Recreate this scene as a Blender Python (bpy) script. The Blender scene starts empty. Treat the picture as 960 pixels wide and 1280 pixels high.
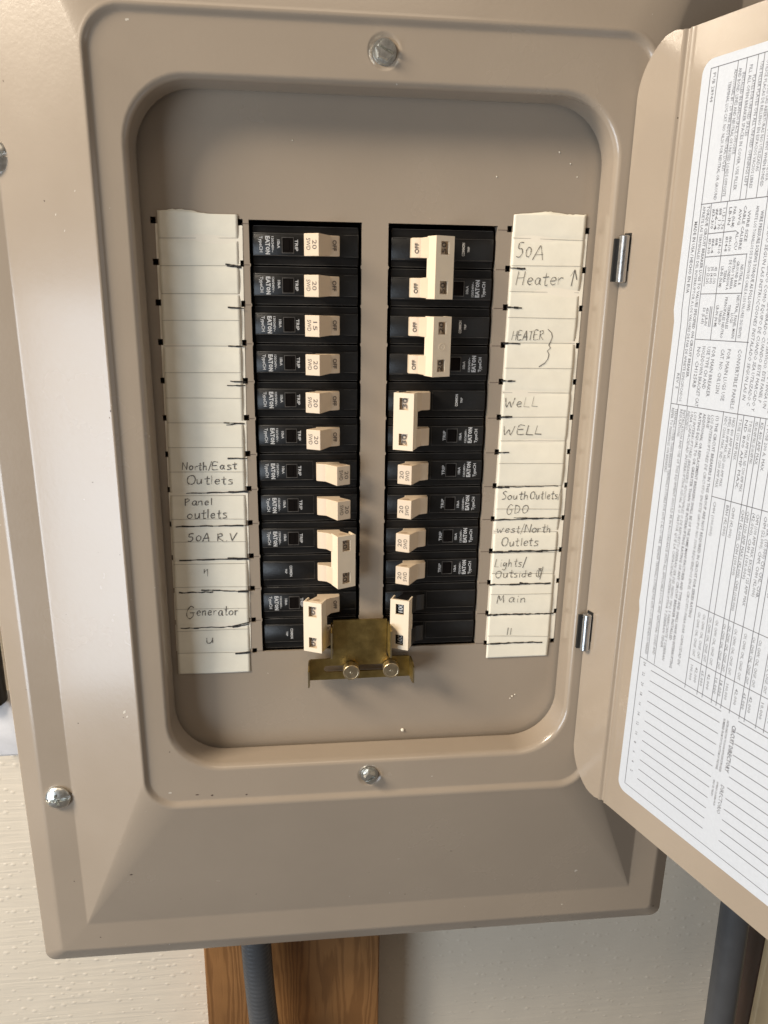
import bpy, math, random
from mathutils import Vector, Matrix
from mathutils.geometry import delaunay_2d_cdt
random.seed(7)
S = 0.001                                   # everything below is written in millimetres
sc = bpy.context.scene
COL = sc.collection

# ------------------------------------------------------------------ camera
cd = bpy.data.cameras.new("camera"); cam = bpy.data.objects.new("camera", cd); COL.objects.link(cam)
Rr = [(0.99426716, -0.10583426, 0.01522878), (-0.01510345, -0.2800099, -0.9598783), (0.10585222, 0.95414546, -0.28000311)]
cam.matrix_world = Matrix(((Rr[0][0], -Rr[1][0], -Rr[2][0], -37.2307*S),
                           (Rr[0][1], -Rr[1][1], -Rr[2][1], -395.161*S),
                           (Rr[0][2], -Rr[1][2], -Rr[2][2], 83.1663*S), (0, 0, 0, 1)))
cd.sensor_fit = 'VERTICAL'; cd.sensor_height = 36; cd.sensor_width = 27; cd.lens = 26.444
cd.clip_start = 0.01; cd.clip_end = 20
sc.camera = cam

# ------------------------------------------------------------------ light
w = bpy.data.worlds.new("World"); sc.world = w; w.use_nodes = True
bg = w.node_tree.nodes["Background"]
bg.inputs[0].default_value = (1.0, 0.85, 0.71, 1); bg.inputs[1].default_value = 0.135

def area(name, loc, target, sx, sy, power, color, spread=180):
    l = bpy.data.lights.new(name, 'AREA'); l.shape = 'RECTANGLE'; l.size = sx; l.size_y = sy
    l.energy = power; l.color = color; l.spread = math.radians(spread)
    o = bpy.data.objects.new(name, l); COL.objects.link(o); o.location = loc
    d = Vector(target) - Vector(loc); o.rotation_euler = d.to_track_quat('-Z', 'Y').to_euler()
    return o
area("ceiling_lamp_light", (-1.32, -0.60, 0.95), (0, 0, 0), 0.60, 0.46, 44, (1.0, 0.87, 0.70))
area("window_light", (-1.30, -1.10, -0.42), (0.1, 0.0, -0.1), 0.8, 1.0, 20, (0.77, 0.88, 1.0))
area("room_light", (-0.1, -1.5, 1.9), (0, 0, 0), 1.2, 0.8, 7, (1.0, 0.82, 0.62))

vs = sc.view_settings
vs.view_transform = 'Standard'; vs.look = 'None'; vs.exposure = 0.0; vs.gamma = 1.0; vs.use_curve_mapping = False
sc.cycles.use_denoising = True

# ------------------------------------------------------------------ materials
def new_mat(name):
    m = bpy.data.materials.new(name); m.use_nodes = True
    return m, m.node_tree, m.node_tree.nodes["Principled BSDF"]
def N(t, ty, **kw):
    n = t.nodes.new(ty)
    for k, v in kw.items():
        if k in n.inputs: n.inputs[k].default_value = v
        else: setattr(n, k, v)
    return n
def simple(name, col, rough=0.5, metal=0.0, bump=0.0, bscale=3000, var=0.0, vscale=60, coat=0.0, spec=0.5, speck=0.0):
    m, t, b = new_mat(name); L = t.links
    b.inputs["Base Color"].default_value = (*col, 1); b.inputs["Roughness"].default_value = rough
    b.inputs["Metallic"].default_value = metal; b.inputs["Coat Weight"].default_value = coat
    b.inputs["Coat Roughness"].default_value = 0.12; b.inputs["Specular IOR Level"].default_value = spec
    tc = N(t, "ShaderNodeTexCoord")
    last = None
    if var:
        n = N(t, "ShaderNodeTexNoise", Scale=vscale, Detail=5.0, Roughness=0.6)
        L.new(tc.outputs["Object"], n.inputs["Vector"])
        mr = N(t, "ShaderNodeMapRange"); mr.inputs[1].default_value = 0.12; mr.inputs[2].default_value = 0.88
        mr.inputs[3].default_value = 1 - var*1.8; mr.inputs[4].default_value = 1 + var*1.8
        L.new(n.outputs["Fac"], mr.inputs[0])
        mx = N(t, "ShaderNodeVectorMath", operation='SCALE'); mx.inputs[0].default_value = col
        L.new(mr.outputs[0], mx.inputs["Scale"]); last = mx.outputs[0]
        rr = N(t, "ShaderNodeMapRange"); rr.inputs[1].default_value = 0.15; rr.inputs[2].default_value = 0.85
        rr.inputs[3].default_value = max(0.03, rough - 0.05); rr.inputs[4].default_value = rough + 0.10
        L.new(n.outputs["Fac"], rr.inputs[0]); L.new(rr.outputs[0], b.inputs["Roughness"])
    if speck:                                # sparse dust specks and tiny chips
        v = N(t, "ShaderNodeTexVoronoi", Scale=85.0); L.new(tc.outputs["Object"], v.inputs["Vector"])
        lt = N(t, "ShaderNodeMath", operation='LESS_THAN'); lt.inputs[1].default_value = 0.035
        L.new(v.outputs["Distance"], lt.inputs[0])
        sp = N(t, "ShaderNodeSeparateColor"); L.new(v.outputs["Color"], sp.inputs[0])
        gt = N(t, "ShaderNodeMath", operation='GREATER_THAN'); gt.inputs[1].default_value = 1 - speck
        L.new(sp.outputs[0], gt.inputs[0])
        mu = N(t, "ShaderNodeMath", operation='MULTIPLY'); L.new(lt.outputs[0], mu.inputs[0]); L.new(gt.outputs[0], mu.inputs[1])
        pick = N(t, "ShaderNodeMix", data_type='RGBA'); gt2 = N(t, "ShaderNodeMath", operation='GREATER_THAN'); gt2.inputs[1].default_value = .5
        L.new(sp.outputs[1], gt2.inputs[0]); L.new(gt2.outputs[0], pick.inputs[0])
        pick.inputs[6].default_value = (.75, .68, .55, 1); pick.inputs[7].default_value = (.10, .075, .05, 1)
        mm = N(t, "ShaderNodeMix", data_type='RGBA'); L.new(mu.outputs[0], mm.inputs[0])
        if last: L.new(last, mm.inputs[6])
        else: mm.inputs[6].default_value = (*col, 1)
        L.new(pick.outputs[2], mm.inputs[7]); last = mm.outputs[2]
    if last: L.new(last, b.inputs["Base Color"])
    if bump:
        n = N(t, "ShaderNodeTexNoise", Scale=float(bscale), Detail=3.0); L.new(tc.outputs["Object"], n.inputs["Vector"])
        bp = N(t, "ShaderNodeBump", Strength=bump, Distance=0.0002); L.new(n.outputs["Fac"], bp.inputs["Height"])
        L.new(bp.outputs[0], b.inputs["Normal"])
    return m

PAINT = simple("beige_enamel_paint", (0.325, 0.267, 0.208), 0.22, bump=0.20, bscale=520, var=0.045, vscale=11, spec=0.6, speck=0.11, coat=0.30)
BLACK = simple("black_moulded_plastic", (0.0075, 0.007, 0.0068), 0.33, bump=0.3, bscale=1300, var=0.3, vscale=90, spec=0.35, speck=0.25)
DUSTY = simple("dusty_edge_plastic", (0.055, 0.05, 0.045), 0.5, var=0.5, vscale=240)
DARK = simple("dark_void", (0.006, 0.006, 0.006), 0.7)
HANDLE = simple("cream_handle_plastic", (0.61, 0.485, 0.35), 0.42, var=0.03, vscale=150)
TIE = simple("pale_tie_plastic", (0.72, 0.60, 0.445), 0.45, var=0.03, vscale=150)
INK = simple("moulded_dark_ink", (0.10, 0.075, 0.06), 0.6)
WINK = simple("white_printing", (0.50, 0.50, 0.50), 0.6)
PAPER = simple("aged_paper", (0.80, 0.755, 0.635), 0.85, bump=0.35, bscale=260, var=0.045, vscale=70)
CARD = simple("pale_card", (0.82, 0.76, 0.64), 0.85, var=0.03)
LABEL = simple("white_label_paper", (0.50, 0.53, 0.58), 0.6, bump=0.25, bscale=1800, var=0.03, vscale=700)
PRINT = simple("grey_printing", (0.13, 0.13, 0.145), 0.7)
PENCIL = simple("pencil_marks", (0.12, 0.108, 0.095), 0.7)
MARKER = simple("black_marker", (0.02, 0.017, 0.015), 0.6)
RULE = simple("faint_ruled_lines", (0.36, 0.33, 0.28), 0.8)
BRASS = simple("yellow_zinc_plate", (0.38, 0.275, 0.10), 0.36, metal=1.0, bump=0.5, bscale=900, var=0.22, vscale=160)
CUTEDGE = simple("bare_cut_edge", (0.62, 0.52, 0.32), 0.3, metal=1.0)
KNOB = simple("brass_thumb_screw", (0.52, 0.43, 0.29), 0.38, metal=1.0, bump=0.3, bscale=1500, var=0.12, vscale=300)
ZINC = simple("zinc_screw_metal", (0.78, 0.78, 0.74), 0.30, metal=1.0, bump=0.3, bscale=600, var=0.2, vscale=400)
STEEL = simple("hinge_steel", (0.55, 0.55, 0.55), 0.28, metal=1.0, var=0.1, vscale=300)
CONDUIT = simple("grey_pvc", (0.068, 0.069, 0.072), 0.42, var=0.1, vscale=40)
BROWN = simple("dark_brown_wood", (0.075, 0.045, 0.032), 0.6, bump=0.3, bscale=300, var=0.2, vscale=40)
CREAM = simple("post_lit_front", (0.66, 0.52, 0.32), 0.7, bump=0.6, bscale=350, var=0.08, vscale=50)
GALV = simple("galvanised_box", (0.66, 0.66, 0.68), 0.35, bump=0.2, bscale=200, var=0.1, metal=0.0)

def wood_mat():
    m, t, b = new_mat("stained_fir_wood"); L = t.links
    tc = N(t, "ShaderNodeTexCoord"); mp = N(t, "ShaderNodeMapping"); mp.inputs["Scale"].default_value = (1, 1, 0.10)
    L.new(tc.outputs["Object"], mp.inputs[0])
    n1 = N(t, "ShaderNodeTexNoise", Scale=16.0, Detail=2.0); L.new(mp.outputs[0], n1.inputs["Vector"])
    add = N(t, "ShaderNodeMix", data_type='VECTOR'); add.inputs[0].default_value = 0.05
    L.new(mp.outputs[0], add.inputs[4]); L.new(n1.outputs["Color"], add.inputs[5])
    wv = N(t, "ShaderNodeTexWave", wave_type='RINGS', Scale=150.0, Distortion=5.0, Detail=3.0); wv.rings_direction = 'Z'
    wv.inputs["Detail Scale"].default_value = 1.5
    off = N(t, "ShaderNodeVectorMath", operation='ADD'); off.inputs[1].default_value = (0.035, 0.0, 0.10)
    L.new(add.outputs[1], off.inputs[0]); L.new(off.outputs[0], wv.inputs["Vector"])
    cr = N(t, "ShaderNodeValToRGB"); e = cr.color_ramp.elements
    e[0].position = 0.15; e[0].color = (0.20, 0.088, 0.026, 1); e[1].position = 0.75; e[1].color = (0.27, 0.125, 0.040, 1)
    L.new(wv.outputs["Fac"], cr.inputs[0])
    n2 = N(t, "ShaderNodeTexNoise", Scale=9.0, Detail=3.0); L.new(tc.outputs["Object"], n2.inputs["Vector"])
    mr = N(t, "ShaderNodeMapRange"); mr.inputs[1].default_value = .35; mr.inputs[2].default_value = .65; mr.inputs[3].default_value = 0.6; mr.inputs[4].default_value = 1.25
    L.new(n2.outputs["Fac"], mr.inputs[0])
    vm = N(t, "ShaderNodeVectorMath", operation='SCALE'); L.new(cr.outputs[0], vm.inputs[0]); L.new(mr.outputs[0], vm.inputs["Scale"])
    L.new(vm.outputs[0], b.inputs["Base Color"]); b.inputs["Roughness"].default_value = 0.5
    bp = N(t, "ShaderNodeBump", Strength=0.3, Distance=0.0004); L.new(wv.outputs["Fac"], bp.inputs["Height"]); L.new(bp.outputs[0], b.inputs["Normal"])
    return m
WOOD = wood_mat()

def wall_mat():
    m, t, b = new_mat("embossed_white_sheet"); L = t.links
    b.inputs["Base Color"].default_value = (0.70, 0.62, 0.505, 1); b.inputs["Roughness"].default_value = 0.45
    tc = N(t, "ShaderNodeTexCoord")
    mp = N(t, "ShaderNodeMapping"); mp.inputs["Scale"].default_value = (7, 7, 110); L.new(tc.outputs["Object"], mp.inputs[0])
    n = N(t, "ShaderNodeTexNoise", Scale=2.2, Detail=4.0, Distortion=0.5); L.new(mp.outputs[0], n.inputs["Vector"])
    b1 = N(t, "ShaderNodeBump", Strength=0.30, Distance=0.0018); L.new(n.outputs["Fac"], b1.inputs["Height"])
    n3 = N(t, "ShaderNodeTexNoise", Scale=14.0, Detail=2.0); L.new(tc.outputs["Object"], n3.inputs["Vector"])
    b2 = N(t, "ShaderNodeBump", Strength=0.5, Distance=0.004); L.new(n3.outputs["Fac"], b2.inputs["Height"]); L.new(b1.outputs[0], b2.inputs["Normal"])
    L.new(b2.outputs[0], b.inputs["Normal"])
    return m
WALL = wall_mat()

# ------------------------------------------------------------------ mesh helpers
class MB:
    def __init__(s): s.v = []; s.f = []; s.m2 = None; s.mat2 = None
    def add(s, vs, fs):
        o = len(s.v); s.v += [tuple(x) for x in vs]; s.f += [tuple(i + o for i in f) for f in fs]
    def box(s, a, b, R=None, c=(0, 0, 0)):
        x0, y0, z0 = a; x1, y1, z1 = b
        vs = [(x, y, z) for x in (x0, x1) for y in (y0, y1) for z in (z0, z1)]
        if R is not None: vs = [tuple(R @ Vector(p) + Vector(c)) for p in vs]
        s.add(vs, [(0, 1, 3, 2), (4, 6, 7, 5), (0, 4, 5, 1), (2, 3, 7, 6), (0, 2, 6, 4), (1, 5, 7, 3)])
    def rings(s, rs, closed=True, cap0=False, cap1=False):
        n = len(rs[0]); o = len(s.v)
        for r in rs: s.v += [tuple(p) for p in r]
        for i in range(len(rs) - 1):
            for j in range(n if closed else n - 1):
                k = (j + 1) % n; s.f.append((o + i*n + j, o + i*n + k, o + (i+1)*n + k, o + (i+1)*n + j))
        if cap0: s.f.append(tuple(o + j for j in range(n))[::-1])
        if cap1: s.f.append(tuple(o + (len(rs)-1)*n + j for j in range(n)))
    def lathe(s, prof, c, axis='y', n=40):           # prof: (radius, depth)
        rs = []
        for r, d in prof:
            ring = []
            for j in range(n):
                a = 2*math.pi*j/n; u = r*math.cos(a); v = r*math.sin(a)
                ring.append((c[0]+u, c[1]+d, c[2]+v) if axis == 'y' else (c[0]+u, c[1]+v, c[2]+d))
            rs.append(ring)
        s.rings(rs, cap0=True, cap1=True)
    def prism(s, poly, z0, z1, zs=None):             # poly in (x,y); zs: per-vertex half depth
        n = len(poly)
        a = [(x, y, (z0 if zs is None else -zs[i])) for i, (x, y) in enumerate(poly)]
        b = [(x, y, (z1 if zs is None else zs[i])) for i, (x, y) in enumerate(poly)]
        s.rings([a, b], cap0=True, cap1=True)
    def build(s, name, mat, parent=None, bevel=0, seg=2, sharp=32, off=(0, 0, 0), fix=True):
        me = bpy.data.meshes.new(name)
        me.from_pydata([((x-off[0])*S, (y-off[1])*S, (z-off[2])*S) for x, y, z in s.v], [], s.f)
        me.update()
        if s.mat2:
            me.materials.append(mat); me.materials.append(s.mat2)
            me.polygons.foreach_set('material_index', [1 if i >= s.m2 else 0 for i in range(len(s.f))])
        if fix:
            import bmesh
            bm = bmesh.new(); bm.from_mesh(me); bmesh.ops.recalc_face_normals(bm, faces=bm.faces); bm.to_mesh(me); bm.free()
        if not s.mat2: me.materials.append(mat)
        me.shade_smooth(); me.set_sharp_from_angle(angle=math.radians(sharp))
        o = bpy.data.objects.new(name, me); COL.objects.link(o)
        if bevel:
            m = o.modifiers.new("bevel", 'BEVEL'); m.width = bevel*S; m.segments = seg; m.limit_method = 'ANGLE'; m.angle_limit = math.radians(35)
            m.harden_normals = True
        if parent: o.parent = parent
        return o
def tag(o, label=None, cat=None, group=None, kind=None):
    for k, v in (("label", label), ("category", cat), ("group", group), ("kind", kind)):
        if v: o[k] = v
    return o
def empty(name, loc, label, cat, group=None, ry=0):
    o = bpy.data.objects.new(name, None); COL.objects.link(o); o.empty_display_size = 0.02
    o.location = Vector(loc)*S; o.rotation_euler = (0, ry, 0)
    return tag(o, label, cat, group)
def copy_tree(o, parent=None):
    c = o.copy(); COL.objects.link(c); c.parent = parent
    for ch in list(o.children): copy_tree(ch, c)
    return c

def rrect(x0, x1, z0, z1, r, n=8):
    out = []
    for cx, cz, a0 in ((x1-r, z1-r, 0), (x0+r, z1-r, 90), (x0+r, z0+r, 180), (x1-r, z0+r, 270)):
        for k in range(n+1):
            a = math.radians(a0 + 90*k/n); out.append((cx + r*math.cos(a), cz + r*math.sin(a)))
    return out
def inside(p, poly):
    c = False; n = len(poly); x, y = p
    for i in range(n):
        (x1, y1), (x2, y2) = poly[i], poly[(i+1) % n]
        if (y1 > y) != (y2 > y) and x < (x2-x1)*(y-y1)/(y2-y1) + x1: c = not c
    return c
def cdt(outer, holes):
    vs = []; es = []
    for lp in [outer] + holes:
        o = len(vs); vs += [Vector(p) for p in lp]; es += [(o+i, o+(i+1) % len(lp)) for i in range(len(lp))]
    r = delaunay_2d_cdt(vs, es, [], 0, 1e-6)
    V = [tuple(v) for v in r[0]]; T = []
    for f in r[2]:
        c = (sum(V[i][0] for i in f)/len(f), sum(V[i][1] for i in f)/len(f))
        if inside(c, outer) and not any(inside(c, h) for h in holes): T.append(tuple(f))
    return V, T
def plate(mb, outer, holes, m, t):
    """a sheet with holes; m(u, v, d) -> xyz, thickness t (d = 0 .. t)"""
    V, T = cdt(outer, holes)
    mb.add([m(u, v, 0) for u, v in V], T); mb.add([m(u, v, t) for u, v in V], [f[::-1] for f in T])
    for lp in [outer] + holes:
        mb.rings([[m(u, v, 0) for u, v in lp], [m(u, v, t) for u, v in lp]])
def height_disc(mb, c, R, hf, n=72, k=26, ny=-1):
    rs = []
    for i in range(k+1):
        r = R*(i/k)
        rs.append([(c[0]+r*math.cos(2*math.pi*j/n), c[1]+ny*hf(r*math.cos(2*math.pi*j/n), r*math.sin(2*math.pi*j/n)), c[2]+r*math.sin(2*math.pi*j/n)) for j in range(n)])
    rs.append([(x, c[1], z) for x, y, z in rs[-1]])
    mb.rings(rs)

# text -> flat mesh. m(a, b) maps the reading direction a and the up direction b (mm) to xyz
_tc = {}; RES = 3
def glyphs(txt, bold=0.0):
    key = (txt, bold, RES)
    if key in _tc: return _tc[key]
    cu = bpy.data.curves.new("t", 'FONT'); cu.body = txt; cu.size = 1; cu.resolution_u = RES; cu.offset = bold; cu.fill_mode = 'FRONT'
    ob = bpy.data.objects.new("t", cu); COL.objects.link(ob)
    dg = bpy.context.evaluated_depsgraph_get(); dg.update()
    me = bpy.data.meshes.new_from_object(ob.evaluated_get(dg))
    V = [(v.co.x, v.co.y) for v in me.vertices]; F = [tuple(p.vertices) for p in me.polygons]
    bpy.data.objects.remove(ob); bpy.data.curves.remove(cu); bpy.data.meshes.remove(me)
    if V:
        x0 = min(v[0] for v in V); x1 = max(v[0] for v in V); V = [(x-x0, y) for x, y in V]; r = (V, F, x1-x0)
    else: r = ([], [], 0)
    _tc[key] = r; return r
def text(mb, txt, m, cap, width=None, align=0.0, bold=0.0, slant=0.0):
    V, F, wd = glyphs(txt, bold); sy = cap/0.7; sx = sy if width is None else width/max(wd, 1e-6)
    W = wd*sx
    mb.add([m(x*sx - align*W + slant*y*sy, y*sy) for x, y in V], F)
    return W
def ribbon(mb, pts, wd, m, jit=0.0):
    """stroke through pts (a,b) of width wd laid on a surface by m"""
    for i in range(len(pts)-1):
        (x0, y0), (x1, y1) = pts[i], pts[i+1]
        dx, dy = x1-x0, y1-y0; l = math.hypot(dx, dy) or 1e-6; ww = wd*(1+random.uniform(-jit, jit))/2
        nx, ny = -dy/l*ww, dx/l*ww; ex, ey = dx/l*ww*.5, dy/l*ww*.5
        mb.add([m(x0+nx-ex, y0+ny-ey), m(x0-nx-ex, y0-ny-ey), m(x1-nx+ex, y1-ny+ey), m(x1+nx+ex, y1+ny+ey)], [(0, 1, 2, 3)])

# ================================================================== SETTING
mb = MB()
mb.box((-700, 126, -1000), (700, 140, 700)); wall = mb.build("wall", WALL); tag(wall, kind="structure")
mb = MB()                                       # pimples in loose rows on the wall sheet
for r in range(46):
    z = -130 - r*11.3
    for c in range(88):
        x = -330 + c*8.7 + (r*3.1 % 8.7) + random.uniform(-3, 3)
        if random.random() < .28: continue
        if -105 < x < 5: continue
        zz = z + random.uniform(-3.2, 3.2) + 2.0*math.sin(x*.03+r); R = random.uniform(.5, 1.25)
        prof = [(R*1.9, 0), (R*1.3, -R*.11), (R*.7, -R*.23), (R*.2, -R*.27)]
        o = len(mb.v)
        rs = [[(x+q*math.cos(k*math.pi/3)*1.3, 126+d, zz+q*math.sin(k*math.pi/3)) for k in range(6)] for q, d in prof]
        mb.rings(rs, cap1=True)
b_ = mb.build("wall_bumps", WALL, sharp=80); tag(b_, kind="stuff"); b_.parent = wall

mb = MB(); mb.box((-121, 88, -1000), (18.5, 125.9, 700))
st = mb.build("wood_stud", WOOD, bevel=1.5); tag(st, "orange brown wooden stud with visible grain running down below the panel", "wood stud")
mb = MB(); mb.box((355, 90, -1000), (393, 125.9, 500))
o = mb.build("post_shaded_side", BROWN, bevel=1.2); tag(o, "shaded dark brown side of the wooden post beside the smooth grey conduit", "wood post")  # side of the post, its shade put into the dark brown
mb = MB(); mb.box((355.4, 83, -1000), (620, 89.9, 500))
o = mb.build("post_lit_front", CREAM, bevel=1.5); tag(o, "lit cream front of the wooden post at the lower right edge", "board")  # front of the same post, its lit tone put into the cream

def tube(mb, pts, rad, n=28):
    rs = []
    for i, p in enumerate(pts):
        p = Vector(p); a = Vector(pts[max(0, i-1)]); b = Vector(pts[min(len(pts)-1, i+1)]); t = (b-a).normalized()
        u = Vector((1, 0, 0)); u = (u - t*u.dot(t)).normalized(); v = t.cross(u)
        R = rad(i) if callable(rad) else rad
        rs.append([p + u*R*math.cos(2*math.pi*k/n) + v*R*math.sin(2*math.pi*k/n) for k in range(n)])
    mb.rings(rs, cap0=True, cap1=True)
# ribbed flexible conduit below the enclosure
mb = MB(); pts = []; rad = []
for i in range(330):
    z = -302 - i*0.75; t = i/330
    pts.append((-78.2 + 8*max(0, t-.15)**2*2.2, 62 - 3*t, z)); rad.append(11.0 + .12*math.sin(i*math.pi/2.6))
tube(mb, pts, lambda i: rad[i]); fc = mb.build("flexible_conduit", CONDUIT, sharp=80)
tag(fc, "ribbed dark grey flexible conduit hanging in front of the wooden stud", "conduit")
mb = MB(); tube(mb, [(300+0.03*(-300-z), 62, z) for z in (300, 0, -300, -380, -450, -520, -600, -900)], 11.4)
o = mb.build("rigid_conduit", CONDUIT, sharp=80); tag(o, "smooth straight grey conduit at the lower right beside the brown post", "conduit")
# dark pipe and pale fitting seen at the left edge
mb = MB(); tube(mb, [(-262, 105, z) for z in (300, 100, -100, -199)], 13.0)
o = mb.build("dark_pipe", BLACK, sharp=80); tag(o, "dark pipe at the left edge of the picture above the pale grey fitting", "pipe")
mb = MB()
rs = []
for z, a, b in ((-199, 9, 8), (-203, 14, 11), (-212, 17, 13), (-228, 18, 13), (-240, 16, 11), (-243, 12, 8)):
    rs.append([(-256 + x*a/10, 112 + y*b/10, z) for x, y in rrect(-10, 10, -10, 10, 3, 4)])
mb.rings(rs, cap0=True, cap1=True); o = mb.build("pipe_fitting", GALV, bevel=.6)
tag(o, "pale grey fitting under the dark pipe at the left edge", "fitting")

# ================================================================== ELECTRICAL PANEL
P0 = (0, 88, -322)
panel = empty("electrical_panel", P0, "open beige metal electrical panel with its door swung to the right", "electrical panel")
mb = MB(); T = 1.5                                # enclosure behind the cover, open to the front
X, Z0, Z1, Y0, Y1 = 181, -300, 300, 3, 87
mb.box((-X, Y1-T, Z0), (X, Y1, Z1)); mb.box((-X, Y0, Z0), (-X+T, Y1-T, Z1)); mb.box((X-T, Y0, Z0), (X, Y1-T, Z1))
mb.box((-X+T, Y0, Z0), (X-T, Y1-T, Z0+T)); mb.box((-X+T, Y0, Z1-T), (X-T, Y1-T, Z1))
mb.build("enclosure_box", PAINT, panel, off=P0)
mb = MB(); mb.box((-66, 52, -120), (66, 60, 120)); mb.build("bus_plate", DARK, panel, off=P0)

# cover: nested rounded rectangles, from the back edge of the rim to the opening
cov = MB(); NC = 12
def ring(hx, zt, zb, r, y):
    e = 1.0 if hx > 195 else 0.0                  # the rim is a touch wider on the left
    return [(x, y, z) for x, z in rrect(-hx-2*e, hx+.3*e, -zb, zt, r, NC)]
cov.rings([ring(201.6, 324.5, 325.6, 7, 15), ring(201.6, 324.5, 325.6, 7, 3.0), ring(201.1, 324, 325.1, 6.6, 1.7), ring(200.2, 323, 324.1, 6, 1.0),
           ring(192.4, 314.0, 315, 3.2, -3.4), ring(191.0, 312.5, 313.5, 2.6, -4.1), ring(189.5, 311, 312, 2.2, -4.3),
           ring(174.3, 293, 294.5, .9, -4.4), ring(173.1, 291.3, 292.4, 1.0, -4.7), ring(171.6, 288.5, 289.0, 1.4, -5.4),
           ring(130.4, 200.9, 203.0, 18.5, -21.0), ring(129.3, 199.7, 201.6, 18.0, -21.5), ring(128.5, 198.7, 200.2, 17.4, -21.6), ring(127.8, 197.9, 199.2, 16.8, -21.3),
           ring(127.0, 196.9, 198.1, 16.2, -20.5), ring(126.4, 196.2, 197.3, 15.8, -19.9), ring(125.6, 195.3, 196.4, 15.0, -19.6)])
SCR = [(1.5, 186.0), (-1.5, -186.6)]
def circ(c, r, n=40): return [(c[0]+r*math.cos(2*math.pi*k/n), c[1]+r*math.sin(2*math.pi*k/n)) for k in range(n)]
lip0 = rrect(-115.6, 115.6, -178.6, 175.0, 30.5, NC)
V, Tt = cdt(rrect(-125.6, 125.6, -196.4, 195.3, 15, NC), [lip0] + [circ(c, 8.2 if i == 0 else 7.6) for i, c in enumerate(SCR)])
def ring2(o, r, y): return [(x, y, z) for x, z in rrect(-115.6+o, 115.6-o, -178.6+o, 175.0-o, r, NC)]
cov.rings([[(x, -19.6, z) for x, z in lip0], ring2(.9, 29.8, -19.45), ring2(1.7, 29.2, -19.0), ring2(2.4, 28.7, -18.2), ring2(2.8, 28.4, -17.2), ring2(3.0, 28.2, -16.0), ring2(3.1, 28.1, -9), ring2(3.3, 28, -2.4), ring2(1.9, 29, -2.4), ring2(1.7, 29, -9)])
cov.add([(x, -19.6, z) for x, z in V], Tt)
# shallow dimples round the two trim screws
for i, c in enumerate(SCR):
    R = 8.2 if i == 0 else 7.6
    cov.rings([[(x, y, z) for x, z in circ(c, r)] for r, y in ((R, -19.6), (R-.7, -19.5), (R-1.5, -19.05), (R-2.3, -18.4), (R-3.0, -18.0), (R-3.8, -17.85), (0.3, -17.85))])
cover = cov.build("cover", PAINT, panel, off=P0, sharp=60, fix=False)
import bmesh
bm = bmesh.new(); bm.from_mesh(cover.data); bmesh.ops.remove_doubles(bm, verts=bm.verts, dist=1e-5); bmesh.ops.recalc_face_normals(bm, faces=bm.faces)
bm.to_mesh(cover.data); bm.free(); cover.data.shade_smooth(); cover.data.set_sharp_from_angle(angle=math.radians(60))
wn = cover.modifiers.new("weighted_normals", 'WEIGHTED_NORMAL'); wn.keep_sharp = True; wn.weight = 70

# dead front plate with two openings and rows of little slots
def opening(x0, x1, z0, z1, nib):
    L = [(x1, z0)]
    for k in range(11, 0, -1):
        z = 114.3 - 19.05*k; L += [(x1, z-1.1), (x1-nib, z-.5), (x1-nib, z+.5), (x1, z+1.1)]
    L += [(x1, z1), (x0, z1)]
    for k in range(1, 12):
        z = 114.3 - 19.05*k; L += [(x0, z+1.1), (x0+nib, z+.5), (x0+nib, z-.5), (x0, z-1.1)]
    L += [(x0, z0)]
    return L
holes = [opening(-61.9, -6.6, -114.8, 116.2, .45), opening(6.6, 61.9, -114.8, 116.2, .45)]
for k in range(13):
    z = 114.9 - 19.08*k
    for x in (-107.1-.12*k*0.5, -66.0-.1*k*.3, 68.2, 108.6):
        holes.append([(x-1.3, z-1.5), (x+1.3, z-1.5), (x+1.3, z+1.5), (x-1.3, z+1.5)])
mb = MB(); plate(mb, rrect(-117, 117, -180, 177, 27, 6), holes, lambda u, v, d: (u, d, v), 1.4)
for x, s in ((-61.9, -1), (-6.6, 1), (6.6, -1), (61.9, 1)):      # turned-in flanges of the openings
    mb.box((min(x, x+s*.9), 1.5, -114.5), (max(x, x+s*.9), 6, 116))
mb.build("dead_front", PAINT, panel, off=P0, fix=False, sharp=30)

# screws
def dome(c, R, H, ang, small=False):
    mb = MB(); ca, sa = math.cos(ang), math.sin(ang)
    def h(x, z):
        r = math.hypot(x, z)/R; b = H*math.sqrt(max(0, 1 - (r*.93)**2)); v = -x*sa + z*ca; u = x*ca + z*sa
        if abs(v) < R*.13: b = min(b, H*.22)
        if abs(u) < R*.11 and abs(v) < R*.5: b = min(b, H*.3)
        return max(b, .3)
    height_disc(mb, c, R, h); return mb
def hexs(c, R, H, ang):
    mb = MB(); ca, sa = math.cos(ang), math.sin(ang)
    def h(x, z):
        r = math.hypot(x, z); a = math.atan2(z, x); hr = R*.70/math.cos(((a+.3) % (math.pi/3)) - math.pi/6)
        v = -x*sa + z*ca; b = H if r < hr*.93 else (H*.75 if r < hr else (H*.30 if r < R*.97 else H*.15))
        if r < hr and abs(v) < R*.10: b = H*.45
        return b
    height_disc(mb, c, R, h, 96, 36); return mb
# left cover screws sit on the outer flat band, the others mirror them under the door
for (x, z, a) in ((-174.8, 140, .1), (-181.5, -201, .12), (181, 140, .8), (181, -201, 1.4)):
    o = dome((x, -4.6, z), 7.0, 3.6, a).build("cover_screw", ZINC, panel, off=P0, sharp=16)
o = hexs((SCR[0][0], -17.9, SCR[0][1]), 5.4, 4.8, -.42).build("trim_screw", ZINC, panel, off=P0, sharp=30)
o = hexs((SCR[1][0], -17.9, SCR[1][1]), 5.0, 5.6, .62).build("trim_screw", ZINC, panel, off=P0, sharp=30)

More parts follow.
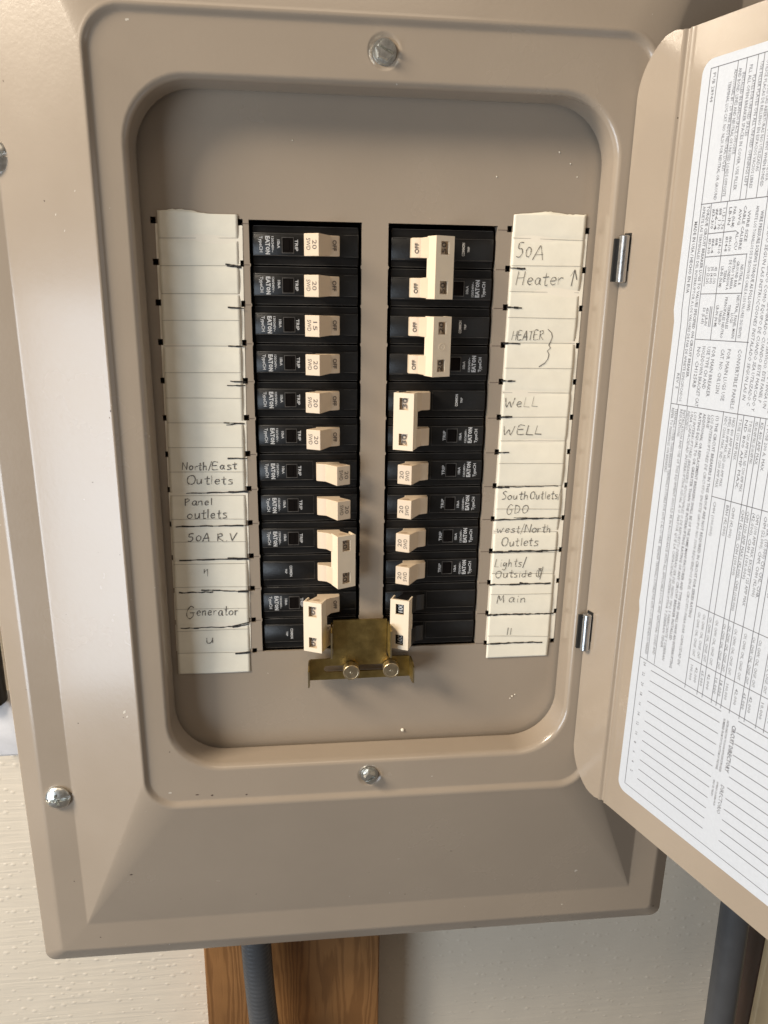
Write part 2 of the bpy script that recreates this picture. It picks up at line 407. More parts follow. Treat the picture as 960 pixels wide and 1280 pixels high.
# ---- door, open at about 110 degrees; s runs from the hinge edge outward, n stands off its inner face
DD = Vector((.3507, -.9363, 0)); DN = Vector((-.9363, -.3507, 0)); DO = Vector((120.5, -20, 0))
def dp(s, z, n=0.0): p = DO + DD*s + DN*n; return (p.x, p.y, z)
DW, DH, DR = 243.0, 193.6, 23.0
samples = []
def zs_at(s):
    if s < DR: return DH + 1.8*max(0, 1-abs(s-14)/14) - DR + math.sqrt(max(0, DR*DR - (DR-s)**2))
    if s > DW-DR: return DH - DR + math.sqrt(max(0, DR*DR - (s-DW+DR)**2))
    return DH
ss = [DR*(1-math.cos(math.radians(a))) for a in range(0, 90, 6)] + [23.4, 24.0, 24.4, 24.8, 25.2, 25.6, 26.6, 27.1, 27.5, 28.0, 28.5, 31, 40, 80, 130, 180, 215] + [DW-DR+DR*math.sin(math.radians(a)) for a in range(0, 91, 6)]
def nprof(s):
    for a, b in ((24.0, .9), (24.4, 1.15), (24.8, .9), (25.2, .1), (25.6, -.5), (26.6, -.55), (27.1, -.3), (27.5, .3), (28.0, .5)):
        if s <= a: return b
    return .1 if s < 30 else 0.0
mb = MB(); top = []; bot = []; topb = []; botb = []
for s in ss:
    z = zs_at(s); n = nprof(s)
    top.append(dp(s, z, n)); bot.append(dp(s, -z, n)); topb.append(dp(s, z, n-1.5)); botb.append(dp(s, -z, n-1.5))
mb.rings([bot, top], closed=False); mb.rings([topb, botb], closed=False)
mb.rings([top, topb], closed=False); mb.rings([botb, bot], closed=False)
door = mb.build("door", PAINT, panel, off=P0, sharp=62)
for seq in (topb, botb):                         # turned-back rims on the outside of the door
    mb = MB(); mb.rings([seq, [tuple(Vector(q) - DN*7) for q in seq]], closed=False); mb.build("door_rim", PAINT, door, off=P0, sharp=60)
def dchild(mb, name, mat, **kw):
    return mb.build(name, mat, door, off=P0, **kw)

# label sheet with a slightly wandering edge
out = []
for s, z in rrect(36.4, 205, -177.2, 178.8, 5.5, 6):
    out.append((s, z))
edge = []
i0 = min(range(len(out)), key=lambda i: (abs(out[i][0]-36.4) > .01, -out[i][1]))
ins = [(36.4, 110), (36.2, 84), (36.1, 77.5), (37.1, 72.5), (37.2, 60), (36.7, 20), (36.5, -30), (36.4, -60), (36.1, -66.5), (36.9, -71), (36.7, -90), (36.5, -140)]
# insert the wandering points between the two left corners
k = [i for i in range(len(out)) if abs(out[i][0]-36.4) < .02]
out = out[:k[0]+1] + ins + out[k[0]+1:]
mb = MB(); plate(mb, out, [], lambda u, v, d: dp(u, v, .22-d), .2)
dchild(mb, "label_sheet", LABEL, fix=False)

tx = MB(); ln = MB(); RES = 1
NT = .30
def dm(s0, z0): return lambda a, b: dp(s0+b, z0-a, NT)
def dt(s, z, txt, cap=1.55, width=None, align=0.0, bold=0.0, slant=0.0): return text(tx, txt, dm(s, z), cap, width, align, bold, slant)
def line(s0, z0, s1, z1, wd=.30): ribbon(ln, [(s0, z0), (s1, z1)], wd, lambda a, b: dp(a, b, NT))
def wline(s0, z0, z1, wd=.30):                    # vertical rule that follows the wandering edge
    pts = [(s0, z0)]
    for z, d in ((77.5, 0), (72.5, .7), (-66, .1), (-71, .5)):
        if min(z0, z1) < z < max(z0, z1): pts.append((s0+d*.6, z))
    ribbon(ln, pts + [(s0+.4*(z1 < 0), z1)], wd, lambda a, b: dp(a, b, NT))
wline(40.8, 175, -171.5, .32); line(40.8, 175, 200, 175.2); line(41.2, -171.6, 200, -172.0, .32)
wline(44.6, 175, 35.5)
line(44.4, 121.9, 200, 122.4, .34); line(50.4, 65.3, 78, 65.6, .34); line(41.2, 35.4, 200, 36.5, .34)
dt(42.2, 173, "PUB 28944", 1.5, 11); dt(42.0, 115, "MADE IN USA / HECHO EN EUA", 1.6, 30, bold=.012); dt(42.6, 49.5, "REV. 5", 1.5, 7)
A = [(50.3, 137, "BREAKERS LUG CAT. NO. NL20,", 1.5, 14), (50.6, 168, "TERMINAL LUG CAT. NO. NL20, FOR NEUTRAL OR GROUND", 1.5, 45),
     (52.9, 172, "ADDITIONAL #1 - 2/0 WIRE ADDS NEUTRAL LUG KIT", 1.5, 38),
     (55.0, 172, "AND BOND. LINES AND NEUTRAL OF UNUSED LOADS OPPOSITE", 1.5, 48), (57.0, 170, "INSTALLED IN BRANCH SPACE OPPOSITE", 1.4, 30),
     (60.0, 172, "FILL ALL OPEN BREAKER SPACES IN COVER, USE FILLER", 1.5, 46), (62.1, 168, "PLATES FOR UNUSED SPACES", 1.4, 22),
     (65.0, 172, "USE FILLER PLATES ON ALL UNUSED OPENINGS LEFT", 1.4, 45),
     (67.6, 172, "UTILICE PLACAS DE RELLENO EN ESPACIOS VACIOS LIBRES", 1.4, 46), (69.6, 172, "CIERRE TODAS LAS ABERTURAS NO UTILIZADAS", 1.4, 40),
     (72.6, 172, "SUITABLE FOR USE AS SERVICE EQUIPMENT WHEN BONDED", 1.4, 46), (74.6, 172, "ADECUADO PARA USARSE COMO EQUIPO DE ACOMETIDA", 1.4, 44),
     (77.8, 172, "WHEN NOT MORE THAN SIX MAIN DISCONNECTS ARE PROVIDED", 1.4, 47), (80, 172, "CUANDO NO SE PROVEAN MAS DE SEIS DESCONECTADORES", 1.4, 45),
     (83, 172, "120/240 VOLTS 1 PHASE 3 WIRE 60 HZ 125 AMPERES MAX.", 1.4, 46), (86, 172, "ENCLOSURE TYPE 1 INDOOR", 1.4, 26)]
for s, z, t_, c_, w_ in A[1:]: dt(s, z, t_, c_, w_)
for s in (53.4+1.2, 58.8, 63.9, 66.7, 71.7, 76.6, 82.4): line(s-.4, 175, s, 122.1, .26)
# torque note and table
dt(47.9, 121, "TORQUE CIRCUIT BREAKER LUGS TO VALUES SPECIFIED ON CIRCUIT BREAKER.", 1.45, 73, bold=.014)
dt(45.6, 121, "APRIETE LAS TERMINALES DEL INTERRUPTOR A LOS VALORES DE PAR DE APRIETE ESPECIFICADOS", 1.4, 84)
line(49.9, 121.8, 50.5, 35.6, .28); line(58.0, 121.8, 58.6, 65.3, .28); line(71.0, 100.5, 71.5, 65.6, .28); line(77.0, 121.9, 77.8, 35.9, .28)
line(50.0, 109.6, 64.2, 110, .34); line(50.1, 100.1, 71.2, 100.7, .34); line(50.2, 84.7, 71.4, 85.2, .34)
for s, z, t_, w_ in ((50.9, 119.5, "#3-3/0", 8), (52.7, 119.5, "#6-4", 8.5), (54.5, 119.5, "#8  1.70", 8.5), (56.3, 119.5, "1.13-1.70", 8.5),
                     (50.9, 107.6, "#3-3/0", 6.3), (52.7, 107.6, "#6-4", 6), (54.5, 107.6, "#8", 3), (56.3, 107.6, "#14-10", 6.3),
                     (59.4, 119.5, "LB-IN", 7), (61.5, 119.5, "PAR (N-M)", 8), (59.6, 108.0, "#14-8", 6), (61.4, 108, "#6-1/0", 6),
                     (64.4, 118.5, "AWG   AL-CU", 16), (66.6, 119.5, "CABLE CALIBRE", 17), (68.8, 117.5, "WIRE SIZE", 12),
                     (59.2, 96, "LB-IN (N-M)", 8.5), (61.0, 94.5, "TIERRA", 5), (62.9, 98.5, "DE CONEXION A", 12), (64.8, 99.3, "NEUTRO Y BARRA", 12.5), (66.8, 98, "GROUND BAR", 10.5), (68.9, 96.5, "NEUTRAL &", 8),
                     (52.3, 96, "20 (2.26)", 7), (54.1, 96, "35 (4.00)", 7), (55.9, 96, "45 (5.10)", 7),
                     (59.5, 80, "LB-IN (N-M)", 9), (61.5, 78, "TABLERO", 6), (63.4, 83.5, "PRINCIPALES NEUTRO", 17), (65.4, 80.5, "TERMINALES", 10), (67.4, 77, "LUGS", 4), (69.2, 84.3, "NEUTRAL, PANEL MAIN", 17.5),
                     (52.5, 79, "50 (5.65)", 7), (54.3, 79, "450 LB-IN", 7.5)):
    dt(s, z, t_, 1.35, w_, bold=.006)
line(51.2, 96.5, 51.4, 88, .3); line(56.4, 79.5, 56.6, 71, .3); line(57.2, 79.5, 57.4, 71, .3)
dt(72.4, 119, "APRIETE LOS TORNILLOS DE SUJECION DE CABLE A LOS VALORES SIGUIENTES", 1.35, 52)
dt(74.8, 117, "WIRE PRESSURE SCREWS TORQUE AS FOLLOWS:", 1.45, 39, bold=.012)
# convertible panels
for s, z, t_, w_ in ((52.2, 62, "NO. CH125RB", 18), (54.9, 62.5, "HOLDDOWN BRACKET CAT.", 27), (57.6, 62.5, "USE TYPE CH AND", 18.5), (60.3, 62.5, "FOR MAIN BREAKER", 21.5),
                     (65.0, 62, "CAT. NO. CHL125N", 19), (68.2, 62.2, "FOR MAIN LUGS USE", 22), (73.6, 62.5, "CONVERTIBLE PANELS:", 25.5)):
    dt(s, z, t_, 1.8, w_)
for i in range(10):                               # italic Spanish paragraph above the torque note
    q = ["INSTALADO SEGUN LAS INSTRUCCIONES", "CUANDO SEA UTILIZADO COMO EQUIPO DE", "CUANDO ESTE MARCADO Y ALAMBRADO", "SERVICIO. ESTE PANEL PUEDE USARSE CON EQUIPO DE", "ACOMETIDA QUE TENGA UN DISPOSITIVO DE",
         "CONEXION A TIERRA DEL TABLERO DEBE SER", "INSTALADA EN EL CALIBRE INDICADO POR LA", "NORMA VIGENTE Y EL FABRICANTE", "CONDUCTORES DE COBRE O ALUMINIO", "MAXIMO DE POLOS PERMITIDOS"][i]
    dt(79.0+i*2.55, 118-(i % 3)*2, q + " " + q[:22], 1.5, 76, slant=.2)
# section C: paragraphs
C = [(42.0, "REFER TO MARKINGS ON BREAKERS.", 31, 0, 0), (44.0, "TERMINALS OTHER THAN BREAKER TERMINALS SUITABLE FOR 60/75 C AL-CU WIRE.  BREAKER TERMINALS SUITABLE FOR 60/75 C CU WIRE WHEN SO MARKED", 126, 0, 0),
     (47.0, "REGULATIONS.", 13, 0, 0), (48.8, "INSTALLATION AND USE OF THIS EQUIPMENT SHOULD BE IN ACCORDANCE WITH ALL APPLICABLE LOCAL AND NATIONAL CODES AND", 124, 0, 0),
     (51.3, "INDICADO.", 9, 0, .2), (53.2, "UNA CAPACIDAD INTERRUPTIVA IGUAL A O MAYOR QUE LA CAPACIDAD INTERRUPTIVA Y DEBERAN TENER", 118, 0, .2),
     (55.2, "LOS INTERRUPTORES (BREAKERS) ADICIONALES O DE REPUESTO DEBERAN SER DEL MISMO TIPO Y FABRICANTE Y DEBERAN", 124, 0, .2),
     (57.9, "RATING EQUAL TO OR GREATER THAN THE INTERRUPTING RATING OF ANY CIRCUIT BREAKER INSTALLED", 112, .012, 0),
     (60.2, "ADDITIONAL OR REPLACEMENT BREAKERS SHALL BE OF THE SAME MANUFACTURER AND TYPE AND SHALL HAVE AN INTERRUPTING", 126, .012, 0),
     (62.7, "SERIE", 6, 0, .2), (64.7, "LOS INTERRUPTORES DE CIRCUITO EN ESTE GRUPO NO SON REQUERIDOS EN EL CIRCUITO PARA DAR CAPACIDAD EN", 122, 0, .2),
     (67.3, "(1) THE CIRCUIT BREAKERS IN THIS GROUP ARE NOT REQUIRED IN CIRCUIT FOR SERIES RATING", 96, .012, 0)]
for s, t_, w_, b_, sl in C: dt(s, 33.4, t_, 1.5 if w_ < 100 or True else 1.4, w_, bold=b_, slant=sl)
line(45.7, 35.4, 45.9, -95.6, .26); line(50.9, 35.5, 50.7, -95.4, .26)
# series table
rows = [70.7, 78.0, 81.0, 86.3, 89.0, 91.6, 96.3, 101.5, 104.2, 110, 114, 119, 124, 131, 137, 143]
for s in rows: line(s, 35.8, s+.1, -98.4, .28)
line(70.7, -2.4, 200, -1.4, .36); line(70.8, -55.6, 200, -55.2, .34); line(70.8, -82.4, 200, -81.9, .34)
line(41.2, -95.6, 71, -96.6, .36); line(71, -96.6, 200, -98.4, .36)
T1 = ["T FUSE 1200 AMP MAX.", "ND 800 AMP MAX.", "T FUSE 1200 AMP MAX., ND 1200 AMP MAX.", "MDL 800 AMP MAX.; LD 600 AMP MAX.", "KD 400 AMP MAX.", "T FUSE 200 A. MAX.", "T FUSE 400 A. MAX.", "T FUSE 600 A. MAX.", "T FUSE 800 A. MAX."]
for i, s in enumerate((71.7, 73.7, 75.7)): dt(s, 33.8, ["NDC 1200A MAX., IND 1200 AMP MAX.", "HMDL 800 AMP MAX.; HLD 600 AMP MAX.", "HKD 400 AMP MAX."][i], 1.4, [32, 31, 18][i])
for i, s in enumerate((78.9, 82.0, 84.0, 86.9, 89.5, 92.6, 97.5, 102, 105.5, 110.6, 115, 120)):
    dt(s, 33.8, T1[i % 9], 1.4, [18, 30, 31, 18, 18, 20, 22][i % 7])
T2 = [(72.2, "CHH (100,000)", 16), (79.0, "BRH (42,000)", 14), (82.2, "CHM (42,000)", 14), (86.9, "CHM (42,000), CHH (100,000)", 30), (89.4, "CHM (100 AMP MAX.) (42,000), CHH (100,000)", 46), (92.3, "(42,000), CHH (100,000)", 30), (94.3, "CHM (100 AMP MAX. EXCEPT 125 AMP MAX.", 42), (98.0, "CHM (22,000), CHM, CHH (42,000)", 36), (100, "CC, BR, (10,000) CH, CHL, CHB,", 36), (105.2, "CHH (100,000), USING LT FUSES", 34), (111, "CHM (42,000)", 14), (116, "CHH (65,000)", 14)]
for s, t_, w_ in T2: dt(s, -4.4, t_, 1.4, w_)
for i, s in enumerate((72.4, 75.2, 78.8, 82.4, 86.6, 89.3, 92.6, 97.6, 101.8, 105, 110.8, 115, 120, 126, 132, 138)):
    dt(s, -58.0, "CH, CHW, CHL, CHGF, CHT" , 1.4, 22.5)
    dt(s, -85.2, ["100,000", "42,000", "65,000", "42,000", "10,000", "18,000"][i % 6], 1.4, 8)
# circuit directory
for k in range(12):
    z = -105.5 - (k-1)*5.82
    line(49.4, z, 92.2, z-.1, .38); line(101.7, z, 146, z-.1, .38)
    dt(44.0, z+2.6, str(24-2*k), 1.6)
    dt(150.0, z+2.6, str(23-2*k), 1.6)
dt(99.0, -102.9, "CIRCUIT DIRECTORY", 2.0, 24.5, bold=.022); dt(98.2, -135.0, "DIRECTORIO", 1.9, 15.5, slant=.15)
dt(96.0, -102.3, "FASTEN DIRECTORY TO DOOR WITH DEVICE PROVIDED", 1.1, 27, bold=.01); dt(94.1, -102.3, "NUMBERED FROM TOP TO BOTTOM OF THE PANEL", 1.1, 27, bold=.01)
dt(95.8, -135, "NUMERADO DE ARRIBA HACIA", 1.0, 13); dt(93.9, -135, "ABAJO DEL TABLERO", 1.0, 9)
o = dchild(tx, "printed_text", PRINT, fix=False); tag(o, kind="stuff")
o = dchild(ln, "printed_rules", PRINT, fix=False); tag(o, kind="stuff")

RES = 3
# hinges
for zc in (100.5, -97.5):
    mb = MB(); mb.lathe([(2.0, -11), (2.5, -10.6), (2.5, 10.6), (2.0, 11)], (118.6, -24.2, zc), axis='z', n=20)
    h = mb.build("hinge", STEEL, panel, off=P0, sharp=40)
    mb = MB(); mb.box((114.6, -22.75, zc-10.5), (118, -21.0, zc+9.5))
    V8 = [dp(s, z, n) for s in (1.0, 5.4) for n in (.2, 1.35) for z in (zc-5.5, zc+12)]
    mb.add(V8, [(0, 1, 3, 2), (4, 6, 7, 5), (0, 4, 5, 1), (2, 3, 7, 6), (0, 2, 6, 4), (1, 5, 7, 3)])
    mb.build("hinge_slot_shade", DARK, h, off=P0)  # black plates that paint the dark of the slots beside the knuckle

# ================================================================== CIRCUIT BREAKERS
# local frame of a breaker: x across the opening (towards the panel middle = +), y into the wall, z up; rows are 19.05 high
PITCH = 19.05; PV = 10.25
def body_mesh():
    mb = MB(); h = PITCH/2 - .28
    prof = [(-h, 2.9), (-h+.35, 2.5), (-5.35, 2.4), (-5.15, 1.5), (-4.9, 1.3), (5.6, 1.3), (5.85, 1.5), (6.0, 2.3), (h-.35, 2.4), (h, 2.8)]  # z, y
    xs = [-26.3, -25.9, 25.6, 26.0]
    full = prof + [(h, 48), (-h, 48)]
    rs = [[(x, y + (.35 if x in (-26.3, 26.0) and y < 10 else 0), z) for z, y in full] for x in xs]
    mb.rings(rs, cap0=True, cap1=True)
    mb.m2 = len(mb.f); mb.mat2 = DUSTY
    # raised bead round the label area and round the handle slot
    for x0, x1 in ((-26, 2.2), (18.6, 25.8)):
        mb.box((x0+.2, 1.12, 5.22), (x1, 1.35, 5.42)); mb.box((x0+.2, 1.12, -4.9), (x1, 1.35, -4.7))
    mb.box((2.2, 1.1, -4.7), (2.35, 1.35, 5.22))
    for z in (-9.0, 8.95): mb.box((-25.8, 2.35, z-.1), (25.5, 2.6, z+.1))
    return mb
_m = body_mesh().build("body", BLACK, sharp=40); BODY = _m.data; COL.objects.unlink(_m); bpy.data.objects.remove(_m)
def keep(mb, name, mat, **kw):
    o = mb.build(name, mat, **kw); me = o.data; COL.objects.unlink(o); bpy.data.objects.remove(o); return me
def inst(me, name, parent, dz=0.0, bevel=0, label=None):
    o = bpy.data.objects.new(name, me); COL.objects.link(o); o.parent = parent; o.location = (0, 0, dz*S)
    if bevel:
        m = o.modifiers.new("bevel", 'BEVEL'); m.width = bevel*S; m.segments = 2; m.limit_method = 'ANGLE'; m.angle_limit = math.radians(30); m.harden_normals = True
    if label: o["label"] = label
    return o
FACE = 1.22
def fm(x, z): return lambda a, b: (x+b, FACE, z-a)
mb = MB()
text(mb, "TypeCH", fm(-22.9, 4.2), 1.55, 7.6, bold=.02)
text(mb, "120/240V~", fm(-17.0, 4.1), 1.1, 7.4, bold=.02); text(mb, "10kA", fm(-14.2, 2.6), 1.3, 4.0, bold=.02); text(mb, "TRIP", fm(-5.6, 2.9), 1.6, 5.4, bold=.015)
text(mb, "EAT", fm(-19.9, 4.25), 2.05, 4.9, bold=.045); text(mb, "N", fm(-19.9, -2.6), 2.05, 1.7, bold=.045)
rr_ = [(.85*math.cos(t*math.pi/6), .85*math.sin(t*math.pi/6)) for t in range(12)]      # the O of the maker's mark with a dot
mb.rings([[(-18.9+q[0]*1.15, FACE, -1.6+q[1]) for q in rr_], [(-18.9+q[0]*.5, FACE, -1.6+q[1]*.45) for q in rr_]])
FACETXT = keep(mb, "face_printing", WINK, fix=False)
mb = MB(); text(mb, "COMMON", fm(-11.4, 3.3), 1.35, 6.4, bold=.03); text(mb, "TRIP", fm(-13.9, 1.5), 1.0, 2.8, bold=.03)
COMTXT = keep(mb, "face_printing", WINK, fix=False)
# test window: raised frame round a dark pocket
mb = MB()
plate(mb, [(-12.0, -3.7), (-6.0, -3.7), (-6.0, 3.9), (-12.0, 3.9)], [[(-11.65, -3.35), (-6.35, -3.35), (-6.35, 3.55), (-11.65, 3.55)]], lambda u, v, d: (u, .95+d, v), .45)
WFRAME = keep(mb, "trip_window", DUSTY, sharp=30)
mb = MB(); mb.box((-11.6, 1.15, -3.3), (-6.4, 1.28, 3.5)); mb.box((-10.9, .98, -2.4), (-8.3, 1.14, 2.6)); WDARK = keep(mb, "window_pocket", simple("dark_red_pocket", (.004, .0025, .002), .8, spec=.1))

def handle_mesh(d):                                  # d = +1 lever towards +x, -1 towards -x
    poly = [(-6.2, 4), (-6.2, -2.0), (-5.6, -2.7), (-1.4, -4.2), (-.9, -4.8), (4.3, -12.1), (11.5, -8.5), (6.3, -1.2), (6.2, 4)]
    zs = [4.75, 4.75, 4.75, 4.8, 4.85, 5.25, 5.25, 4.8, 4.75]
    if d < 0: poly = [(-x, y) for x, y in poly][::-1]; zs = zs[::-1]
    mb = MB(); mb.prism([(PV+x, y) for x, y in poly], 0, 0, zs); return mb
HM = {d: keep(handle_mesh(d), "handle", HANDLE) for d in (1, -1)}
HMB = keep(handle_mesh(-1), "handle", BLACK); HMBon = keep(handle_mesh(1), "handle", BLACK)
def endmap(d, t0, off):                               # end face of the lever: text up direction = +x
    A_ = Vector((4.3*d, -12.1)); B_ = Vector((11.5*d, -8.5)); mid = (A_+B_)/2; u = (B_-A_).normalized()
    if u.x < 0: u = -u
    n = Vector((u.y, -u.x));  n = n if n.y < 0 else -n
    o_ = mid + n*off
    return lambda z: (lambda a, b: (PV + o_.x + u.x*(b+t0), o_.y + u.y*(b+t0), z - a))
def htext(amp, d, ends=True, mat=INK, tie=False):
    mb = MB()
    if tie: text(mb, amp, endmap(d, -.7 if d > 0 else -2.3, .35)(2.6), 2.5, 5.2, bold=.015)
    else:
        text(mb, amp, endmap(d, .6, .12)(2.2), 2.2, 4.2, bold=.0); text(mb, "SWD", endmap(d, -2.6, .12)(3.0), 2.1, 5.4, bold=.0)
    if d > 0: # word on the base
        text(mb, "ON", lambda a, b: (PV-4.6+b, -2.95-(b/1.9)*.62, 1.9-a), 1.9, 3.6, bold=.02)
    else:
        text(mb, "OFF", lambda a, b: (PV+2.7+b, -3.95+(b/1.9)*.62, 2.7-a), 1.9, 5.0, bold=.02)
    return mb
HT = {}
def ht(amp, d, tie=False, mat=INK):
    k = (amp, d, tie, mat.name)
    if k not in HT: HT[k] = keep(htext(amp, d, mat=mat, tie=tie), "handle_lettering", mat, fix=False)
    return HT[k]
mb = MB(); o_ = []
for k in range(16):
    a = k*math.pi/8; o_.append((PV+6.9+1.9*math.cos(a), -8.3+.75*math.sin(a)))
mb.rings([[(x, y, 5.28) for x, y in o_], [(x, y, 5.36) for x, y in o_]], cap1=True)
LEVERHOLE = {1: keep(mb, "lever_hole", simple("recess_shade", (.42, .29, .19), .6))}  # thin oval disc, the shade of the hole put into its darker beige
mb = MB(); mb.rings([[(2*PV-x, y, 5.28) for x, y in o_], [(2*PV-x, y, 5.36) for x, y in o_]], cap1=True)
LEVERHOLE[-1] = keep(mb, "lever_hole", bpy.data.materials["recess_shade"])
def tie_mesh(d):
    # front plate with two windows + two side walls, U-shaped cap over both levers
    A_ = Vector((4.35, -14.2)); B_ = Vector((14.2, -9.7)); u = (B_-A_); Lu = u.length; u.normalize(); n = Vector((u.y, -u.x))
    def m(a, z, t): q = A_ + u*a - n*t; return (PV + d*q.x, q.y, z)
    mb = MB(); H = 14.9; c = Lu*.5
    wn_ = [[(c-2.5, zc-3.1), (c+2.3, zc-3.1), (c+2.3, zc+3.1), (c-2.5, zc+3.1)] for zc in (9.3, -9.3)]
    plate(mb, [(0, -H), (Lu, -H), (Lu, H), (0, H)], wn_, lambda a, z, t: m(a, z, t), 1.1)
    def slab(a0, a1, t0, t1, z0, z1):
        V_ = [m(a, z, t) for a in (a0, a1) for t in (t0, t1) for z in (z0, z1)]
        mb.add(V_, [(0, 1, 3, 2), (4, 6, 7, 5), (0, 4, 5, 1), (2, 3, 7, 6), (0, 2, 6, 4), (1, 5, 7, 3)])
    slab(0, 1.0, 1.1, 8.0, -H, H); slab(Lu-1.0, Lu, 1.1, 6.4, -H, H)
    return mb
TM = {d: keep(tie_mesh(d), "tie_bar", TIE, sharp=30, fix=True) for d in (1, -1)}

_a = Vector((-4.35, -14.2)); _b = Vector((-14.2, -9.7)); _u = (_b-_a).normalized(); _n = Vector((_u.y, -_u.x)); _n = _n if _n.y < 0 else -_n; _c = (_a+_b)/2
def _pm(r, o): return [(PV + _c.x + _u.x*r*math.cos(k*math.pi/12) + _n.x*o, _c.y + _u.y*r*math.cos(k*math.pi/12) + _n.y*o, r*math.sin(k*math.pi/12)) for k in range(24)]
mb = MB(); mb.rings([_pm(2.0, -.05), _pm(1.95, .12), _pm(1.55, .12), _pm(1.5, -.05)]); mb.rings([_pm(.35, 0), _pm(.3, .1)], cap1=True)
PINMARK = keep(mb, "pin_mark", TIE)
def breaker(side, rows, d, amp, label, main=False):
    """side -1 left / +1 right; rows: indices of its poles (0 = top); d: lever direction in the local frame (+ towards panel middle = ON)"""
    x = 34.25*side; zc = 114.3 - PITCH*(sum(rows)/len(rows) + .5)
    two = len(rows) == 2
    g = "two-pole breakers with a bar tying both handles" if two else "single-pole breakers in the two columns"
    dx = {-1: {1: .5, 2: .5}.get(rows[0], 0), 1: 0}[side]
    r = empty("circuit_breaker", (x + random.uniform(-.25, .25), random.uniform(-.12, .12), zc), label, "circuit breaker", g, 0 if side < 0 else math.pi)
    offs = [0.0] if not two else ([PITCH/2, -PITCH/2] if side < 0 else [-PITCH/2, PITCH/2])
    for i, dz in enumerate(offs):
        inst(BODY, "body", r, dz)
        # which pole carries the test window: left column upper pole, right column lower pole
        printed = (not two) or (i == 0 if side < 0 else i == 1)
        if not main:
            if printed:
                inst(FACETXT, "face_printing", r, dz); f = inst(WFRAME, "trip_window", r, dz)
                p = inst(WDARK, "window_pocket", f)
            else: inst(COMTXT, "face_printing", r, dz)
        hm = (HMB if d < 0 else HMBon) if main else HM[d]
        h = inst(hm, "handle", r, dz, bevel=.35, label="black handle under the tie bar" if main else None)
        inst(ht(amp, d, two, WINK if main else INK), "handle_lettering", h)
        if not main and not two and side > 0 or (side < 0 and d > 0 and not main) or (two and not main):
            lh = inst(LEVERHOLE[d], "lever_hole", h)
            if side > 0: lh.scale = (1, 1, -1)
    if two:
        t = inst(TM[d], "tie_bar", r, 0, bevel=.3)
        if amp == "20": inst(PINMARK, "pin_mark", t)
    return r
L_ = "in the left column"
breaker(-1, [0], -1, "20", "20 amp breaker switched off, topmost of the left column")
breaker(-1, [1], -1, "20", "20 amp breaker switched off, directly above the 15 amp one in the left column")
breaker(-1, [2], -1, "15", "15 amp breaker with a cream handle, the only one marked 15")
breaker(-1, [3], -1, "20", "20 amp breaker switched off, directly under the 15 amp one")
breaker(-1, [4], -1, "20", "20 amp breaker switched off in the left column, fifth from its top")
breaker(-1, [5], -1, "20", "20 amp off breaker just above the North/East Outlets row in the left column")
breaker(-1, [6], 1, "20", "20 amp breaker switched on beside the handwritten North/East Outlets entry")
breaker(-1, [7], 1, "20", "20 amp breaker switched on beside the handwritten Panel outlets entry")
breaker(-1, [8, 9], 1, "50", "double 50 amp breaker switched on beside the handwritten 50A R.V entry")
breaker(-1, [10, 11], -1, "50", "double 50 amp breaker switched off beside the Generator entry, left of the brass bracket")
breaker(1, [0, 1], -1, "50", "double 50 amp breaker at the top of the right column beside the 50A Heater entry")
breaker(1, [2, 3], -1, "20", "double 20 amp breaker, the only one whose tie bar windows read 20")
breaker(1, [4, 5], 1, "30", "double 30 amp breaker beside the handwritten WELL entries")
breaker(1, [6], 1, "20", "20 amp breaker switched on directly below the double 30 amp one")
breaker(1, [7], 1, "20", "20 amp breaker switched on beside the handwritten South Outlets / GDO entry")
breaker(1, [8], 1, "20", "20 amp breaker switched on beside the handwritten West/North Outlets entry")
breaker(1, [9], 1, "20", "20 amp breaker switched on beside the handwritten Lights / Outside entry")
breaker(1, [10, 11], 1, "100", "all-black 100 amp main breaker with a cream tie bar, right of the brass bracket", main=True)

# ================================================================== HOLD-DOWN BRACKET
B0 = (-7, 0, -126)
br = empty("hold_down_bracket", B0, "yellow zinc sliding bracket screwed below and between the two breaker columns", "bracket")
mb = MB(); yb = -5.4
outl = [(-35, -132.4), (22.3, -131.8), (22.0, -119.0), (9.6, -118.9), (8.9, -118.3), (8.7, -117.2), (8.7, -95.4), (-21.8, -95.4), (-21.8, -115.8), (-22.1, -117.6), (-23.2, -118.9), (-25, -119.4), (-35, -119.6)]
def slot(x0, x1, z, r=2.1):
    L = [(x1-r + r*math.cos(math.radians(a)), z + r*math.sin(math.radians(a))) for a in range(-90, 91, 18)]
    return L + [(x0+r + r*math.cos(math.radians(a)), z + r*math.sin(math.radians(a))) for a in range(90, 271, 18)]
outl = [(x, z+1.0) for x, z in outl]
plate(mb, outl, [slot(-27.3, -10.2, -124.7), slot(-7.6, 14.0, -124.5)], lambda u, v, d: (u, yb+d, v), 1.3)
mb.build("plate", BRASS, br, off=B0, sharp=30, fix=False, bevel=.15)
def flange(x0, x1, z0, z1, splay):
    mb = MB(); n = 6; a = []; b = []
    for i in range(n+1):
        t = i/n; y = yb + .8 - t*11.6; xx = splay*t; z0 += 0 if i else 1.0; z1 += 0 if i else 1.0
        zz0 = z0 + (1.2*t if t > .8 else 0); zz1 = z1 - (1.6*t if t > .8 else 0)
        a.append([(x0+xx, y, zz0), (x1+xx, y, zz0), (x1+xx, y, zz1), (x0+xx, y, zz1)])
    mb.rings(a, cap0=True); mb.m2 = len(mb.f); mb.mat2 = CUTEDGE; e_ = [(x, y-.02, z) for x, y, z in a[-1]]; mb.add(e_, [(0, 1, 2, 3)])
    return mb.build("flange", BRASS, br, off=B0, bevel=.15)
